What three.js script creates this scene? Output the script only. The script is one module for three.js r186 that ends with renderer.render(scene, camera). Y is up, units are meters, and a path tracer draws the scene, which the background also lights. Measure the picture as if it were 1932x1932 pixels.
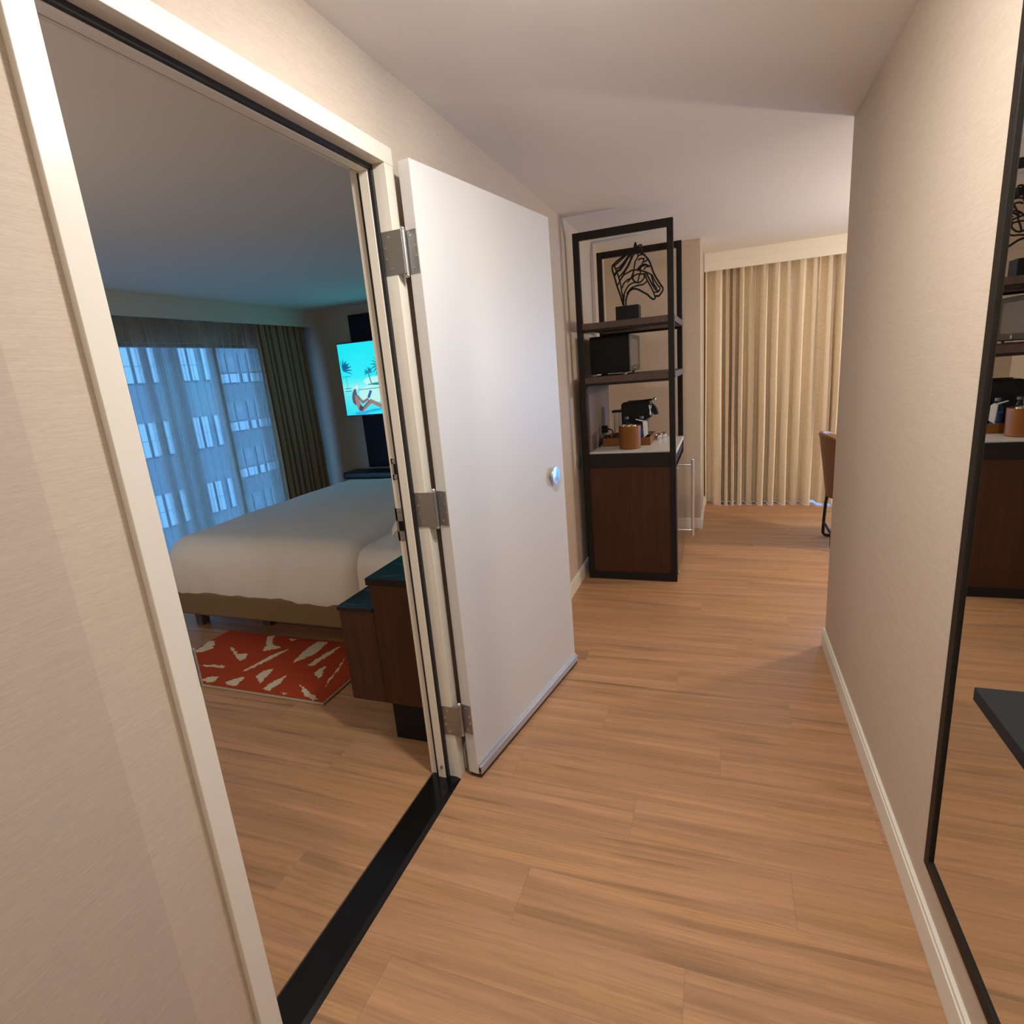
import * as THREE from 'three';
import { RoundedBoxGeometry } from 'three/addons/geometries/RoundedBoxGeometry.js';
import { mergeGeometries, mergeVertices } from 'three/addons/utils/BufferGeometryUtils.js';
import { ImprovedNoise } from 'three/addons/math/ImprovedNoise.js';
import { RectAreaLightUniformsLib } from 'three/addons/lights/RectAreaLightUniformsLib.js';

// ---------------------------------------------------------------- camera, sky, exposure
const scene = new THREE.Scene();
const camera = new THREE.PerspectiveCamera(2 * Math.atan(966 / 1058.9) * 180 / Math.PI, 1, 0.05, 200);
camera.rotation.order = 'YXZ';
camera.rotation.set(-0.2440, 0.3700, -0.0853);
camera.position.set(0, 1.5, 0);
scene.add(camera);
const lin = (r, g, b) => new THREE.Color().setRGB(r, g, b);
scene.background = lin(1.2, 3.4, 6.9);
const renderer = new THREE.WebGLRenderer();
renderer.toneMapping = THREE.LinearToneMapping;
renderer.toneMappingExposure = 1.0;
renderer.shadowMap.enabled = true;
RectAreaLightUniformsLib.init();
const HALL_LIGHT = 5.6, LAMP_LIGHT = 6.9, BEDROOM_FILL = 1.65;      // candela
const HALL_COLOR = lin(1, 0.965, 0.91), LAMP_COLOR = lin(1, 0.85, 0.65);

// ---------------------------------------------------------------- helpers
let seed = 7;
const rnd = () => { seed = (seed * 1664525 + 1013904223) >>> 0; return seed / 4294967296; };
const noise = new ImprovedNoise();
const N = (x, y, z = 0) => noise.noise(x, y, z);
const taken = {};
function numbered(n) { const k = taken[n] = (taken[n] ?? -1) + 1; return k ? `${n}_${String(k).padStart(3, '0')}` : n; }
function std(o) { return new THREE.MeshStandardMaterial(o); }
function phy(o) { return new THREE.MeshPhysicalMaterial(o); }
function shadows(o) { o.traverse(c => { if (c.isMesh) { c.castShadow = true; c.receiveShadow = true; } }); return o; }
// every coordinate below is world metres; Z is the distance ahead of the camera (three's -z)
function thing(name, label, category, [x, y, Z] = [0, 0, 0], o = {}) {
  const g = new THREE.Group(); g.name = numbered(name); g.position.set(x, y, -Z);
  g.userData = { label, category };
  if (o.group) g.userData.group = o.group;
  if (o.kind) g.userData.kind = o.kind;
  scene.add(g); return g;
}
function struct(name, label, category, at) { return thing(name, label, category, at, { kind: 'structure' }); }
// geometry in world metres -> mesh under its thing (or under a part of it)
function part(parent, name, geo, mat, label) {
  let px = 0, py = 0, pz = 0;
  for (let p = parent; p && p !== scene; p = p.parent) { px += p.position.x; py += p.position.y; pz += p.position.z; }
  geo.translate(-px, -py, -pz);
  const m = new THREE.Mesh(geo, mat); m.name = name; if (label) m.userData.label = label;
  parent.add(m); return m;
}
// uv in metres from the dominant face direction
function metricUV(g, off = [0, 0], swap = false) {
  const p = g.attributes.position, n = g.attributes.normal, uv = new Float32Array(p.count * 2);
  for (let i = 0; i < p.count; i++) {
    const ax = Math.abs(n.getX(i)), ay = Math.abs(n.getY(i)), az = Math.abs(n.getZ(i));
    let u, v;
    if (ax >= ay && ax >= az) { u = p.getZ(i); v = p.getY(i); } else if (ay >= az) { u = p.getX(i); v = p.getZ(i); } else { u = p.getX(i); v = p.getY(i); }
    uv[2 * i] = (swap ? v : u) + off[0]; uv[2 * i + 1] = (swap ? u : v) + off[1];
  }
  g.setAttribute('uv', new THREE.BufferAttribute(uv, 2)); return g;
}
function box(x0, x1, y0, y1, Z0, Z1) {
  const g = new THREE.BoxGeometry(Math.abs(x1 - x0), Math.abs(y1 - y0), Math.abs(Z1 - Z0));
  g.translate((x0 + x1) / 2, (y0 + y1) / 2, -(Z0 + Z1) / 2); return metricUV(g);
}
function rbox(x0, x1, y0, y1, Z0, Z1, r = 0.002, seg = 2) {
  const w = Math.abs(x1 - x0), h = Math.abs(y1 - y0), d = Math.abs(Z1 - Z0);
  const g = new RoundedBoxGeometry(w, h, d, seg, Math.min(r, w / 2.01, h / 2.01, d / 2.01));
  g.translate((x0 + x1) / 2, (y0 + y1) / 2, -(Z0 + Z1) / 2); return metricUV(g);
}
const merge = a => mergeGeometries(a.map(g => { const h = g.index ? g.toNonIndexed() : g; for (const k of Object.keys(h.attributes)) if (!['position', 'normal', 'uv'].includes(k)) h.deleteAttribute(k); return h; }));
function lathe(pts, seg = 32) { return new THREE.LatheGeometry(pts.map(p => new THREE.Vector2(p[0], p[1])), seg); }
function tube(pts, r, seg = 24, rad = 8, closed = false, tension = 0.5) {
  return new THREE.TubeGeometry(new THREE.CatmullRomCurve3(pts.map(p => new THREE.Vector3(p[0], p[1], -p[2])), closed, 'catmullrom', tension), seg, r, rad, closed);
}
function cyl(x, y0, y1, Z, r, r2 = r, seg = 24) { const g = new THREE.CylinderGeometry(r2, r, y1 - y0, seg); g.translate(x, (y0 + y1) / 2, -Z); return g; }
function dataTex(w, h, fn, srgb = true) {
  const d = new Uint8Array(w * h * 4);
  for (let j = 0; j < h; j++) for (let i = 0; i < w; i++) { const c = fn(i / w, j / h, i, j), k = 4 * (j * w + i); for (let q = 0; q < 3; q++) d[k + q] = Math.max(0, Math.min(255, c[q])); d[k + 3] = 255; }
  const t = new THREE.DataTexture(d, w, h); t.wrapS = t.wrapT = THREE.RepeatWrapping; t.magFilter = THREE.LinearFilter; t.minFilter = THREE.LinearMipmapLinearFilter; t.generateMipmaps = true;
  if (srgb) t.colorSpace = THREE.SRGBColorSpace; t.needsUpdate = true; return t;
}
function canvasTex(w, h, draw) {
  const c = document.createElement('canvas'); c.width = w; c.height = h; draw(c.getContext('2d'), w, h);
  const t = new THREE.CanvasTexture(c); t.colorSpace = THREE.SRGBColorSpace; t.wrapS = t.wrapT = THREE.RepeatWrapping; return t;
}
// noise that tiles over the unit square: fu x fv cells
const pn = (u, v, fu, fv, s = 0) => { // value noise, periodic
  const x = u * fu, y = v * fv, x0 = Math.floor(x), y0 = Math.floor(y), tx = x - x0, ty = y - y0;
  const h = (a, b) => { a = ((a % fu) + fu) % fu; b = ((b % fv) + fv) % fv; const q = Math.sin(a * 127.1 + b * 311.7 + s * 74.7) * 43758.5453; return q - Math.floor(q); };
  const sx = tx * tx * (3 - 2 * tx), sy = ty * ty * (3 - 2 * ty);
  return (h(x0, y0) * (1 - sx) + h(x0 + 1, y0) * sx) * (1 - sy) + (h(x0, y0 + 1) * (1 - sx) + h(x0 + 1, y0 + 1) * sx) * sy - 0.5;
};

// ---------------------------------------------------------------- materials
const paperTex = dataTex(1024, 1024, (u, v) => { // 0.6 m of horizontal silk strié
  const s = 1 + 0.028 * pn(u, v, 10, 340, 1) + 0.045 * pn(u, v, 18, 500, 2) + 0.008 * pn(u, v, 14, 150, 3) + 0.05 * pn(u, v, 70, 512, 4);
  return [196 * s, 180 * s, 163 * s];
});
paperTex.repeat.set(1 / 0.6, 1 / 0.6);
const paperBump = dataTex(512, 512, (u, v) => { const s = 128 + 110 * (pn(u, v, 4, 220, 1) * 0.6 + pn(u, v, 8, 256, 2) * 0.6); return [s, s, s]; }, false);
paperBump.repeat.set(1 / 0.6, 1 / 0.6);
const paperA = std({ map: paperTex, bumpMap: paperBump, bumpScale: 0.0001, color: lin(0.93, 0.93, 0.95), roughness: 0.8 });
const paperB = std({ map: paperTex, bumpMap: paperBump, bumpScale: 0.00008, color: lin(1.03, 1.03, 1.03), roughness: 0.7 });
const paper = std({ map: paperTex, bumpMap: paperBump, bumpScale: 0.00008, color: lin(1.0, 1.0, 1.0), roughness: 0.7 });
const ceilingPaint = std({ color: lin(0.84, 0.82, 0.80), roughness: 0.9 });
const trimPaint = std({ color: lin(0.80, 0.76, 0.68), roughness: 0.42 });
const framePaint = std({ color: lin(0.76, 0.71, 0.62), roughness: 0.35 });
const doorPaint = phy({ color: lin(0.64, 0.62, 0.60), roughness: 0.42, specularIntensity: 0.7 });
const blackGasket = std({ color: lin(0.012, 0.012, 0.014), roughness: 0.5 });
const steel = std({ color: lin(0.42, 0.41, 0.40), metalness: 0.9, roughness: 0.38 });
const chrome = std({ color: lin(0.8, 0.82, 0.85), metalness: 1, roughness: 0.18 });
const aluminium = std({ color: lin(0.55, 0.57, 0.62), metalness: 0.75, roughness: 0.42 });
const blackMetal = phy({ color: lin(0.013, 0.0105, 0.009), roughness: 0.55, specularIntensity: 0.5 });
const mirrorFrameMat = phy({ color: lin(0.014, 0.010, 0.007), roughness: 0.55, specularIntensity: 0.5 });
const granite = phy({ color: lin(0.006, 0.006, 0.007), roughness: 0.16, specularIntensity: 0.8 });
const blackPlastic = phy({ color: lin(0.006, 0.006, 0.007), roughness: 0.3, specularIntensity: 0.6 });
const matteBlack = phy({ color: lin(0.008, 0.008, 0.009), roughness: 0.65, specularIntensity: 0.5 });
const glassMat = phy({ color: lin(1, 1, 1), transmission: 1, thickness: 0, roughness: 0.02, ior: 1.45 });

// wood floor, grain along u (2.4 m x 1.2 m of it)
const woodTex = dataTex(2048, 1024, (u, v) => {
  const wv = v + 0.020 * pn(u, v, 3, 5, 11) + 0.006 * pn(u, v, 8, 12, 12);
  let g = 0.10 * pn(u, wv, 3, 34, 1) + 0.10 * pn(u, wv, 5, 96, 2) + 0.08 * pn(u, wv, 9, 240, 3) + 0.07 * pn(u, wv, 40, 500, 4) + 0.05 * pn(u, wv, 3, 10, 6);
  const streak = Math.max(0, pn(u, wv, 6, 64, 9) - 0.24) * 0.55 + Math.max(0, pn(u, wv, 24, 120, 10) - 0.36) * 0.5;
  const s = 1 + g - streak; const w = 1 + 0.10 * pn(u, v, 4, 14, 7);
  return [176 * s, 134 * s * (0.985 + 0.015 * w), 98 * s * w];
});
const woodTones = [1, 0.985, 1.015, 0.992, 1.008].map((k, i) => {
  const t = woodTex.clone(); t.repeat.set(1 / 2.4, 1 / 1.2); t.needsUpdate = true;
  return phy({ map: t, color: lin(1.02 * k, 1.01 * k, 0.98 * k), roughness: 0.42, specularIntensity: 0.8 });
});
const darkWoodTex = dataTex(512, 1024, (u, v) => { const s = 1 + 0.10 * pn(u, v, 40, 3, 1) + 0.14 * pn(u, v, 120, 6, 2) + 0.1 * pn(u, v, 6, 3, 3); return [104 * s, 68 * s, 50 * s]; });
const walnut = phy({ map: darkWoodTex, roughness: 0.55, specularIntensity: 0.5, color: lin(0.44, 0.40, 0.38) });
const shelfWood = std({ map: darkWoodTex, roughness: 0.55, color: lin(0.62, 0.80, 1.0) });

// ---------------------------------------------------------------- dimensions (from the photograph)
const XL = -0.950, XF = -0.937, XB = -1.061, XR = 0.497, H = 2.402;
const ZN = 0.688, ZF = 1.6253, YT = 2.127, CW = 0.0493;
const ZC = 2.992, ZPIER = 5.097, XP = -0.179, ZFAR = 6.25, XRIGHT = 4.2, ZBACK = -1.4;
const XWIN = -4.95, ZBED = 5.93, ZBED0 = -0.9;

// ---------------------------------------------------------------- floors
function planks(floor, x0, x1, Z0, Z1, row0) {
  const W = 0.182, Lp = 1.22, gap = 0.0002;
  const base = part(floor, 'subfloor', box(x0, x1, -0.05, -0.0085, Z0, Z1), std({ color: lin(0.05, 0.035, 0.025), roughness: 1 }));
  let r = 0;
  for (let z = Z0; z < Z1 - 1e-4; z = row0 + (Math.floor((z - row0) / W + 1e-6) + 1) * W, r++) {
    const zr = row0 + Math.floor((z - row0) / W + 1e-6) * W, z1 = Math.min(zr + W, Z1), k = Math.round((zr - row0) / W);
    const off = ((k * 0.387 + 0.13) % 1 + 1) % 1 * Lp;
    for (let x = x0; x < x1 - 1e-4;) {
      const cell = Math.floor((x + off + 100 * Lp) / Lp + 1e-6), xe = Math.min(x1, (cell + 1) * Lp - off - 100 * Lp);
      const b = box(x + gap, xe - gap, -0.0085, -0.0002 * rnd(), z + gap, z1 - gap);
      const uv = b.attributes.uv, du = rnd() * 2.4, dv = rnd() * 1.2;
      for (let i = 0; i < uv.count; i++) uv.setXY(i, uv.getX(i) + du, uv.getY(i) + dv);
      part(floor, 'plank', b, woodTones[Math.floor(rnd() * woodTones.length)]);
      x = xe;
    }
  }
}
const floorHall = struct('floor', 'honey brown wood plank floor of the hallway and living room', 'floor', [0, 0, 1]);
planks(floorHall, XL, XR, ZBACK, ZC, 0.05);
planks(floorHall, XL, XRIGHT, ZC, ZFAR, 0.05);
const floorBed = struct('floor', 'wood plank floor of the bedroom beyond the dark threshold', 'floor', [-3, 0, 1]);
planks(floorBed, XWIN - 0.1, XB + 0.004, ZBED0, ZBED, 0.09);

// ---------------------------------------------------------------- ceiling and walls
const ceil = struct('ceiling', 'off white painted ceiling over the hallway, living room and bedroom', 'ceiling', [0, H, 2]);
part(ceil, 'ceiling_panel', merge([box(XB, XRIGHT + .15, H, H + 0.12, ZBACK - .12, ZFAR + .2)]), ceilingPaint);
part(ceil, 'ceiling_panel', box(XWIN - .3, XB, H, H + 0.12, ZBED0 - .12, ZBED + .15), ceilingPaint);

const wl = struct('wall_left', 'beige silk textured wallpaper wall around the open connecting doorway', 'wall', [XL, 0, 2]);
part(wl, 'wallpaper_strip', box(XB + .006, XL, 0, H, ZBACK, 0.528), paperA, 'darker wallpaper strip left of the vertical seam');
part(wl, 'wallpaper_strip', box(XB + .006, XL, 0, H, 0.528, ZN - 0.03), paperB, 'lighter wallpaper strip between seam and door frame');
part(wl, 'wallpaper_strip', box(XB + .006, XL, YT + 0.03, H, ZN - 0.03, ZF + 0.03), paper);
part(wl, 'wallpaper_strip', box(XB + .006, XL, 0, H, ZF + 0.03, ZFAR), paper);
const wr = struct('wall_right', 'beige wallpapered hallway wall that carries the black framed mirror', 'wall', [XR, 0, 1]);
part(wr, 'wall_panel', rbox(XR, XR + 0.14, 0, H, ZBACK, ZC, 0.003), paper);
const wn = struct('wall_near', 'living room wall behind the hallway corner', 'wall', [2, 0, ZC - .1]);
part(wn, 'wall_panel', box(XR + .14, XRIGHT, 0, H, ZC - .14, ZC - 0.001), paper);
const wp = struct('wall_pier', 'beige wall pier behind the shelf unit beside the drapes', 'wall', [-.5, 0, ZPIER]);
part(wp, 'wall_panel', rbox(XL, XP, 0, H, ZPIER, ZFAR, 0.003), paper);
const wrr = struct('wall_side', 'far right wall of the living room', 'wall', [XRIGHT, 0, 4]);
part(wrr, 'wall_panel', box(XRIGHT, XRIGHT + .14, 0, H, ZC - .14, ZFAR + .14), paper);
const wb = struct('wall_back', 'hallway end wall behind the viewpoint', 'wall', [0, 0, ZBACK]);
part(wb, 'wall_panel', box(XB, XR + .14, 0, H, ZBACK - .12, ZBACK), paper);
const wf = struct('wall_far', 'window wall of the living room behind the drapes', 'wall', [2, 0, ZFAR]);
part(wf, 'wall_panel', merge([box(XP, XRIGHT, 2.22, H, ZFAR, ZFAR + .14), box(3.95, XRIGHT, 0, 2.22, ZFAR, ZFAR + .14), box(XP - .2, XP + .06, 0, 2.22, ZFAR, ZFAR + .14)]), paper);
// bedroom shell
const bw = struct('wall_bedroom_window', 'bedroom window wall behind the sheer curtain', 'wall', [XWIN, 0, 3]);
part(bw, 'wall_panel', merge([box(XWIN - .15, XWIN, 2.035, H, ZBED0, ZBED), box(XWIN - .15, XWIN, 0, 0.04, ZBED0, ZBED), box(XWIN - .15, XWIN, 0.04, 2.035, ZBED0, 1.3), box(XWIN - .15, XWIN, 0.04, 2.035, 5.50, ZBED)]), paper);
const bf = struct('wall_bedroom_far', 'bedroom wall behind the television', 'wall', [-3, 0, ZBED]);
part(bf, 'wall_panel', box(XWIN - .15, XB, 0, H, ZBED, ZBED + .14), paper);
const bn = struct('wall_bedroom_near', 'bedroom wall out of view beside the doorway', 'wall', [-3, 0, ZBED0]);
part(bn, 'wall_panel', box(XWIN - .15, XB, 0, H, ZBED0 - .12, ZBED0), paper);

// baseboards
function baseboard(name, label, pieces) {
  const g = struct(name, label, 'baseboard', [pieces[0][0], 0, pieces[0][2]]);
  for (const [x0, x1, z0, z1] of pieces) {
    part(g, 'board', rbox(x0, x1, 0.001, 0.084, z0, z1, 0.0015), trimPaint);
    const dx = x1 - x0, dz = z1 - z0, s = 0.003;
    part(g, 'cap', dx < dz ? rbox(x0 + (x0 > 0 ? s : 0), x1 - (x0 > 0 ? 0 : s), 0.084, 0.0985, z0, z1 - 0.0015, 0.003) : rbox(x0, x1 - .0015, 0.084, 0.0985, z0 + s, z1, 0.003), trimPaint);
  }
}
baseboard('baseboard_right', 'cream baseboard along the right hallway wall under the mirror', [[XR - 0.013, XR + .001, ZBACK, ZC + 0.006]]);
baseboard('baseboard_left', 'cream baseboard at the foot of the left wall beside the shelf unit', [[XL - .001, XL + 0.013, ZF + 0.06, ZPIER], [XL - .001, XL + 0.013, ZBACK, ZN - .055]]);
baseboard('baseboard_pier', 'cream baseboard wrapping the wall pier beside the drapes', [[XL + .013, XP + 0.013, ZPIER - 0.013, ZPIER + .001], [XP - .001, XP + 0.013, ZPIER + .001, 5.97]]);
baseboard('baseboard_bedroom', 'baseboard along the bedroom wall under the television', [[XWIN, XB, ZBED - .013, ZBED + .001]]);

// ---------------------------------------------------------------- connecting door frame
const frame = struct('trim_1', 'cream painted steel double rabbet frame of the connecting doorway', 'door frame', [XF, 0, ZN]);
const G1a = -0.979, G1b = -0.990, S1 = -1.0205, S2 = -1.031;
{ // far jamb
  const j = part(frame, 'far_jamb', merge([rbox(XB, XF, 0, YT, ZF, ZF + CW, 0.002), rbox(S1, G1b, 0, YT - .016, ZF - 0.016, ZF + .01, 0.0015)]), framePaint);
  part(j, 'gasket', box(G1a, G1b, 0, YT - .016, ZF - 0.013, ZF + .005), blackGasket, 'black rubber gasket');
  part(j, 'gasket', box(S1, S2, 0, YT - .016, ZF - 0.010, ZF + .005), blackGasket, 'black rubber gasket');
  part(j, 'screw', cyl(-1.002, 0.05, 0.062, ZF - .018, .005), steel, 'small steel screw');
  const plate = (y0, y1, x0, x1, hy) => {
    const s = part(frame, 'strike_plate', merge([rbox(x0, x1, y0, hy - .018, ZF - .002, ZF + .01, .0008), rbox(x0, x1, hy + .018, y1, ZF - .002, ZF + .01, .0008), rbox(x0, x0 + .008, y0, y1, ZF - .002, ZF + .01, .0008)]), steel, 'steel strike plate on the far jamb');
    part(s, 'latch_hole', box(x0 + .008, x1, hy - .018, hy + .018, ZF - .0005, ZF + .004), matteBlack);
    for (const y of [y0 + .009, y1 - .009]) { const c = new THREE.CylinderGeometry(.004, .004, .003, 12); c.rotateX(Math.PI / 2); c.translate((x0 + x1) / 2, y, -(ZF - .003)); part(s, 'screw', c, chrome); }
  };
  plate(1.176, 1.250, -1.053, -1.033, 1.213);
  plate(0.958, 1.076, -1.064, -1.033, 1.012);
}
{ // near jamb
  const j = part(frame, 'near_jamb', merge([rbox(XB, XF, 0, YT, ZN - CW, ZN, 0.002), rbox(S1, G1b, 0, YT - .016, ZN - .01, ZN + 0.016, 0.0015)]), framePaint);
  part(j, 'gasket', box(G1a, G1b, 0, YT - .016, ZN - .005, ZN + .013), blackGasket);
  const s = part(frame, 'strike_plate', merge([rbox(-.979, -.945, .95, 1.055, ZN - .004, ZN + .002, .0008), rbox(-.962, -.934, .962, 1.043, ZN + .0005, ZN + .0035, .001)]), steel, 'steel strike plate lip on the near jamb');
}
{ // head
  const j = part(frame, 'head', merge([rbox(XB, XF, YT, YT + CW, ZN - CW, ZF + CW, 0.002), rbox(S1, G1b, YT - .016, YT + .01, ZN, ZF, 0.0015)]), framePaint);
  part(j, 'gasket', box(G1a, G1b, YT - .013, YT + .005, ZN, ZF), blackGasket, 'black rubber gasket');
  part(j, 'gasket', box(S1, S2, YT - .010, YT + .005, ZN, ZF), blackGasket, 'black rubber gasket');
}
const thr = struct('trim_2', 'polished black stone threshold across the connecting doorway', 'threshold', [-1, 0, 1.1]);
{ // bevelled stone slab
  const s = new THREE.Shape(); s.moveTo(-1.060, -0.008); s.lineTo(-1.060, .001); s.lineTo(-1.050, 0.008); s.lineTo(-.950, 0.008); s.lineTo(-.934, .001); s.lineTo(-.934, -0.008);
  const g = new THREE.ExtrudeGeometry(s, { depth: ZF - ZN, bevelEnabled: false }); g.translate(0, 0, -ZF);
  part(thr, 'slab', g, granite);
  part(thr, 'slab_bed', box(XB, XF, -.03, -.008, ZN - .05, ZF + .05), matteBlack);
}

// ---------------------------------------------------------------- the open door
const door = struct('door_1', 'cream painted connecting door folded open against the left hallway wall', 'door', [-0.8666, 0, 1.6457]);
{
  const A = new THREE.Vector3(-0.8666, 0, -1.6457), B = new THREE.Vector3(-0.7116, 0, -2.5631);
  const t = B.clone().sub(A), W = t.length(); t.normalize();
  // local: x along the door from the hinge edge, y up, z out of the hall side face
  const M = new THREE.Matrix4().makeBasis(t, new THREE.Vector3(0, 1, 0), new THREE.Vector3().crossVectors(t, new THREE.Vector3(0, 1, 0))).setPosition(A);
  const put = (parent, name, g, m, l) => part(parent, name, g.applyMatrix4(M), m, l);
  const lb = (x0, x1, y0, y1, z0, z1, r = .0015) => { const g = new RoundedBoxGeometry(x1 - x0, y1 - y0, z1 - z0, 2, Math.min(r, (x1 - x0) / 2.01, (y1 - y0) / 2.01, (z1 - z0) / 2.01)); g.translate((x0 + x1) / 2, (y0 + y1) / 2, (z0 + z1) / 2); return metricUV(g); };
  put(door, 'panel', lb(0, W, 0.018, 2.1315, -0.045, 0, .003), doorPaint);
  const sweep = put(door, 'door_bottom_seal', lb(0.004, W + .004, 0.020, 0.052, 0.0003, 0.014, .002), aluminium, 'aluminium door bottom seal');
  put(sweep, 'flange', lb(0.004, W + .004, 0.052, 0.060, 0.0003, 0.003, .001), aluminium);
  put(sweep, 'rubber_strip', lb(0.004, W + .002, 0.004, 0.020, -.040, 0.008, .002), std({ color: lin(.035, .018, .012), roughness: .8 }), 'dark brown rubber strip');
  put(sweep, 'end_slot', lb(0.0025, .0045, 0.026, 0.046, 0.002, 0.010, .0008), matteBlack);
  for (const x of [.12, .5, .88]) { const c = new THREE.CylinderGeometry(.003, .003, .002, 10); c.rotateX(Math.PI / 2); c.translate(x * W, .043, .0145); put(sweep, 'screw', c, steel); }
  // thumb turn disc
  const knob = put(door, 'knob', lathe([[0, 0], [.024, 0], [.026, .004], [.020, .006], [.016, .012], [.040, .013], [.0425, .0155], [.0425, .019], [.040, .022], [0, .0222]], 40).rotateX(Math.PI / 2).translate(W - 0.125, 1.023, 0), chrome, 'round flat chrome turn knob');
  const pin = new THREE.CylinderGeometry(.004, .004, .012, 12); pin.translate(W - .125 - .043, 1.036, .010); put(knob, 'pin', pin, chrome);
  // hinges: knuckle between frame and door edge
  for (const [y0, y1] of [[1.818, 1.942], [1.010, 1.131], [0.193, 0.314]]) {
    const kx = -0.013, kz = -0.049;
    const k = new THREE.CylinderGeometry(.0075, .0075, y1 - y0, 20); k.translate(-.0125, (y0 + y1) / 2, kz + .004);
    const h = put(door, 'hinge', k, steel, 'steel butt hinge');
    put(h, 'door_leaf', lb(-0.0022, 0.0006, y0, y1, -0.046, -0.003, .0008), steel);
    const fl = rbox(-.977, -.909, y0, y1, ZF - .0022, ZF + .006, .0008); part(h, 'frame_leaf', fl, steel);
    for (const y of [y0 - .004, y1 + .004]) { const c = new THREE.SphereGeometry(.007, 14, 8); c.translate(-.0125, y, kz + .004); put(h, 'tip', c, chrome); }
    for (const [fy, fz] of [[.14, .45], [.38, .82], [.62, .82], [.86, .45]]) {
      const c = new THREE.CylinderGeometry(.0036, .0036, .002, 10); c.rotateZ(Math.PI / 2); c.translate(-.0030, y0 + (y1 - y0) * fy, -.046 + .043 * fz); put(h, 'screw', c, chrome);
      const d = new THREE.CylinderGeometry(.0036, .0036, .002, 10); d.rotateX(Math.PI / 2); d.translate(XF - .002 - .036 * fz, y0 + (y1 - y0) * fy, -(ZF - .0030)); part(h, 'screw', d, chrome);
    }
  }
}
{ // wall bumper behind the knob
  const g = thing('wall_bumper', 'small round grey rubber door stop on the left wall beside the shelf unit', 'door stop', [XL, .856, 3.81]);
  part(g, 'disc', lathe([[0, 0], [.044, 0], [.046, .004], [.042, .012], [.020, .012], [.012, .009], [0, .008]], 32).rotateZ(-Math.PI / 2).translate(XL, .856, -3.81), phy({ color: lin(.16, .19, .18), roughness: .35 }));
}

// ---------------------------------------------------------------- mirror and console ledge on the right
const mir = thing('wall_mirror', 'tall black framed mirror on the right hallway wall', 'mirror', [XR, .2325, 1.0]);
{
  const x0 = .477, x1 = XR, y0 = .2325, y1 = 2.26, z0 = .10, z1 = 1.3973, w = .030;
  part(mir, 'frame_side', rbox(x0, x1, y0, y1, z1 - w, z1, .002), mirrorFrameMat);
  part(mir, 'frame_side', rbox(x0, x1, y0, y1, z0, z0 + w, .002), mirrorFrameMat);
  part(mir, 'frame_rail', rbox(x0, x1, y0, y0 + w, z0 + w, z1 - w, .002), mirrorFrameMat);
  part(mir, 'frame_rail', rbox(x0, x1, y1 - w, y1, z0 + w, z1 - w, .002), mirrorFrameMat);
  part(mir, 'glass', box(.483, .492, y0 + w - .004, y1 - w + .004, z0 + w - .004, z1 - w + .004), std({ color: lin(.82, .83, .80), metalness: 1, roughness: .012 }));
}
const led = thing('console_ledge', 'dark charcoal console ledge jutting out in front of the mirror', 'console', [.4, .9, .2]);
part(led, 'top', rbox(.36, .474, .958, .980, -.95, .942, .0015), phy({ color: lin(.010, .011, .013), roughness: .6, specularIntensity: .5 }));
part(led, 'leg', rbox(.38, .46, 0, .958, -.93, -.85, .003), matteBlack);
part(led, 'bracket', merge([rbox(.40, .43, .88, .958, -.90, -.2, .003)]), matteBlack);

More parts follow.
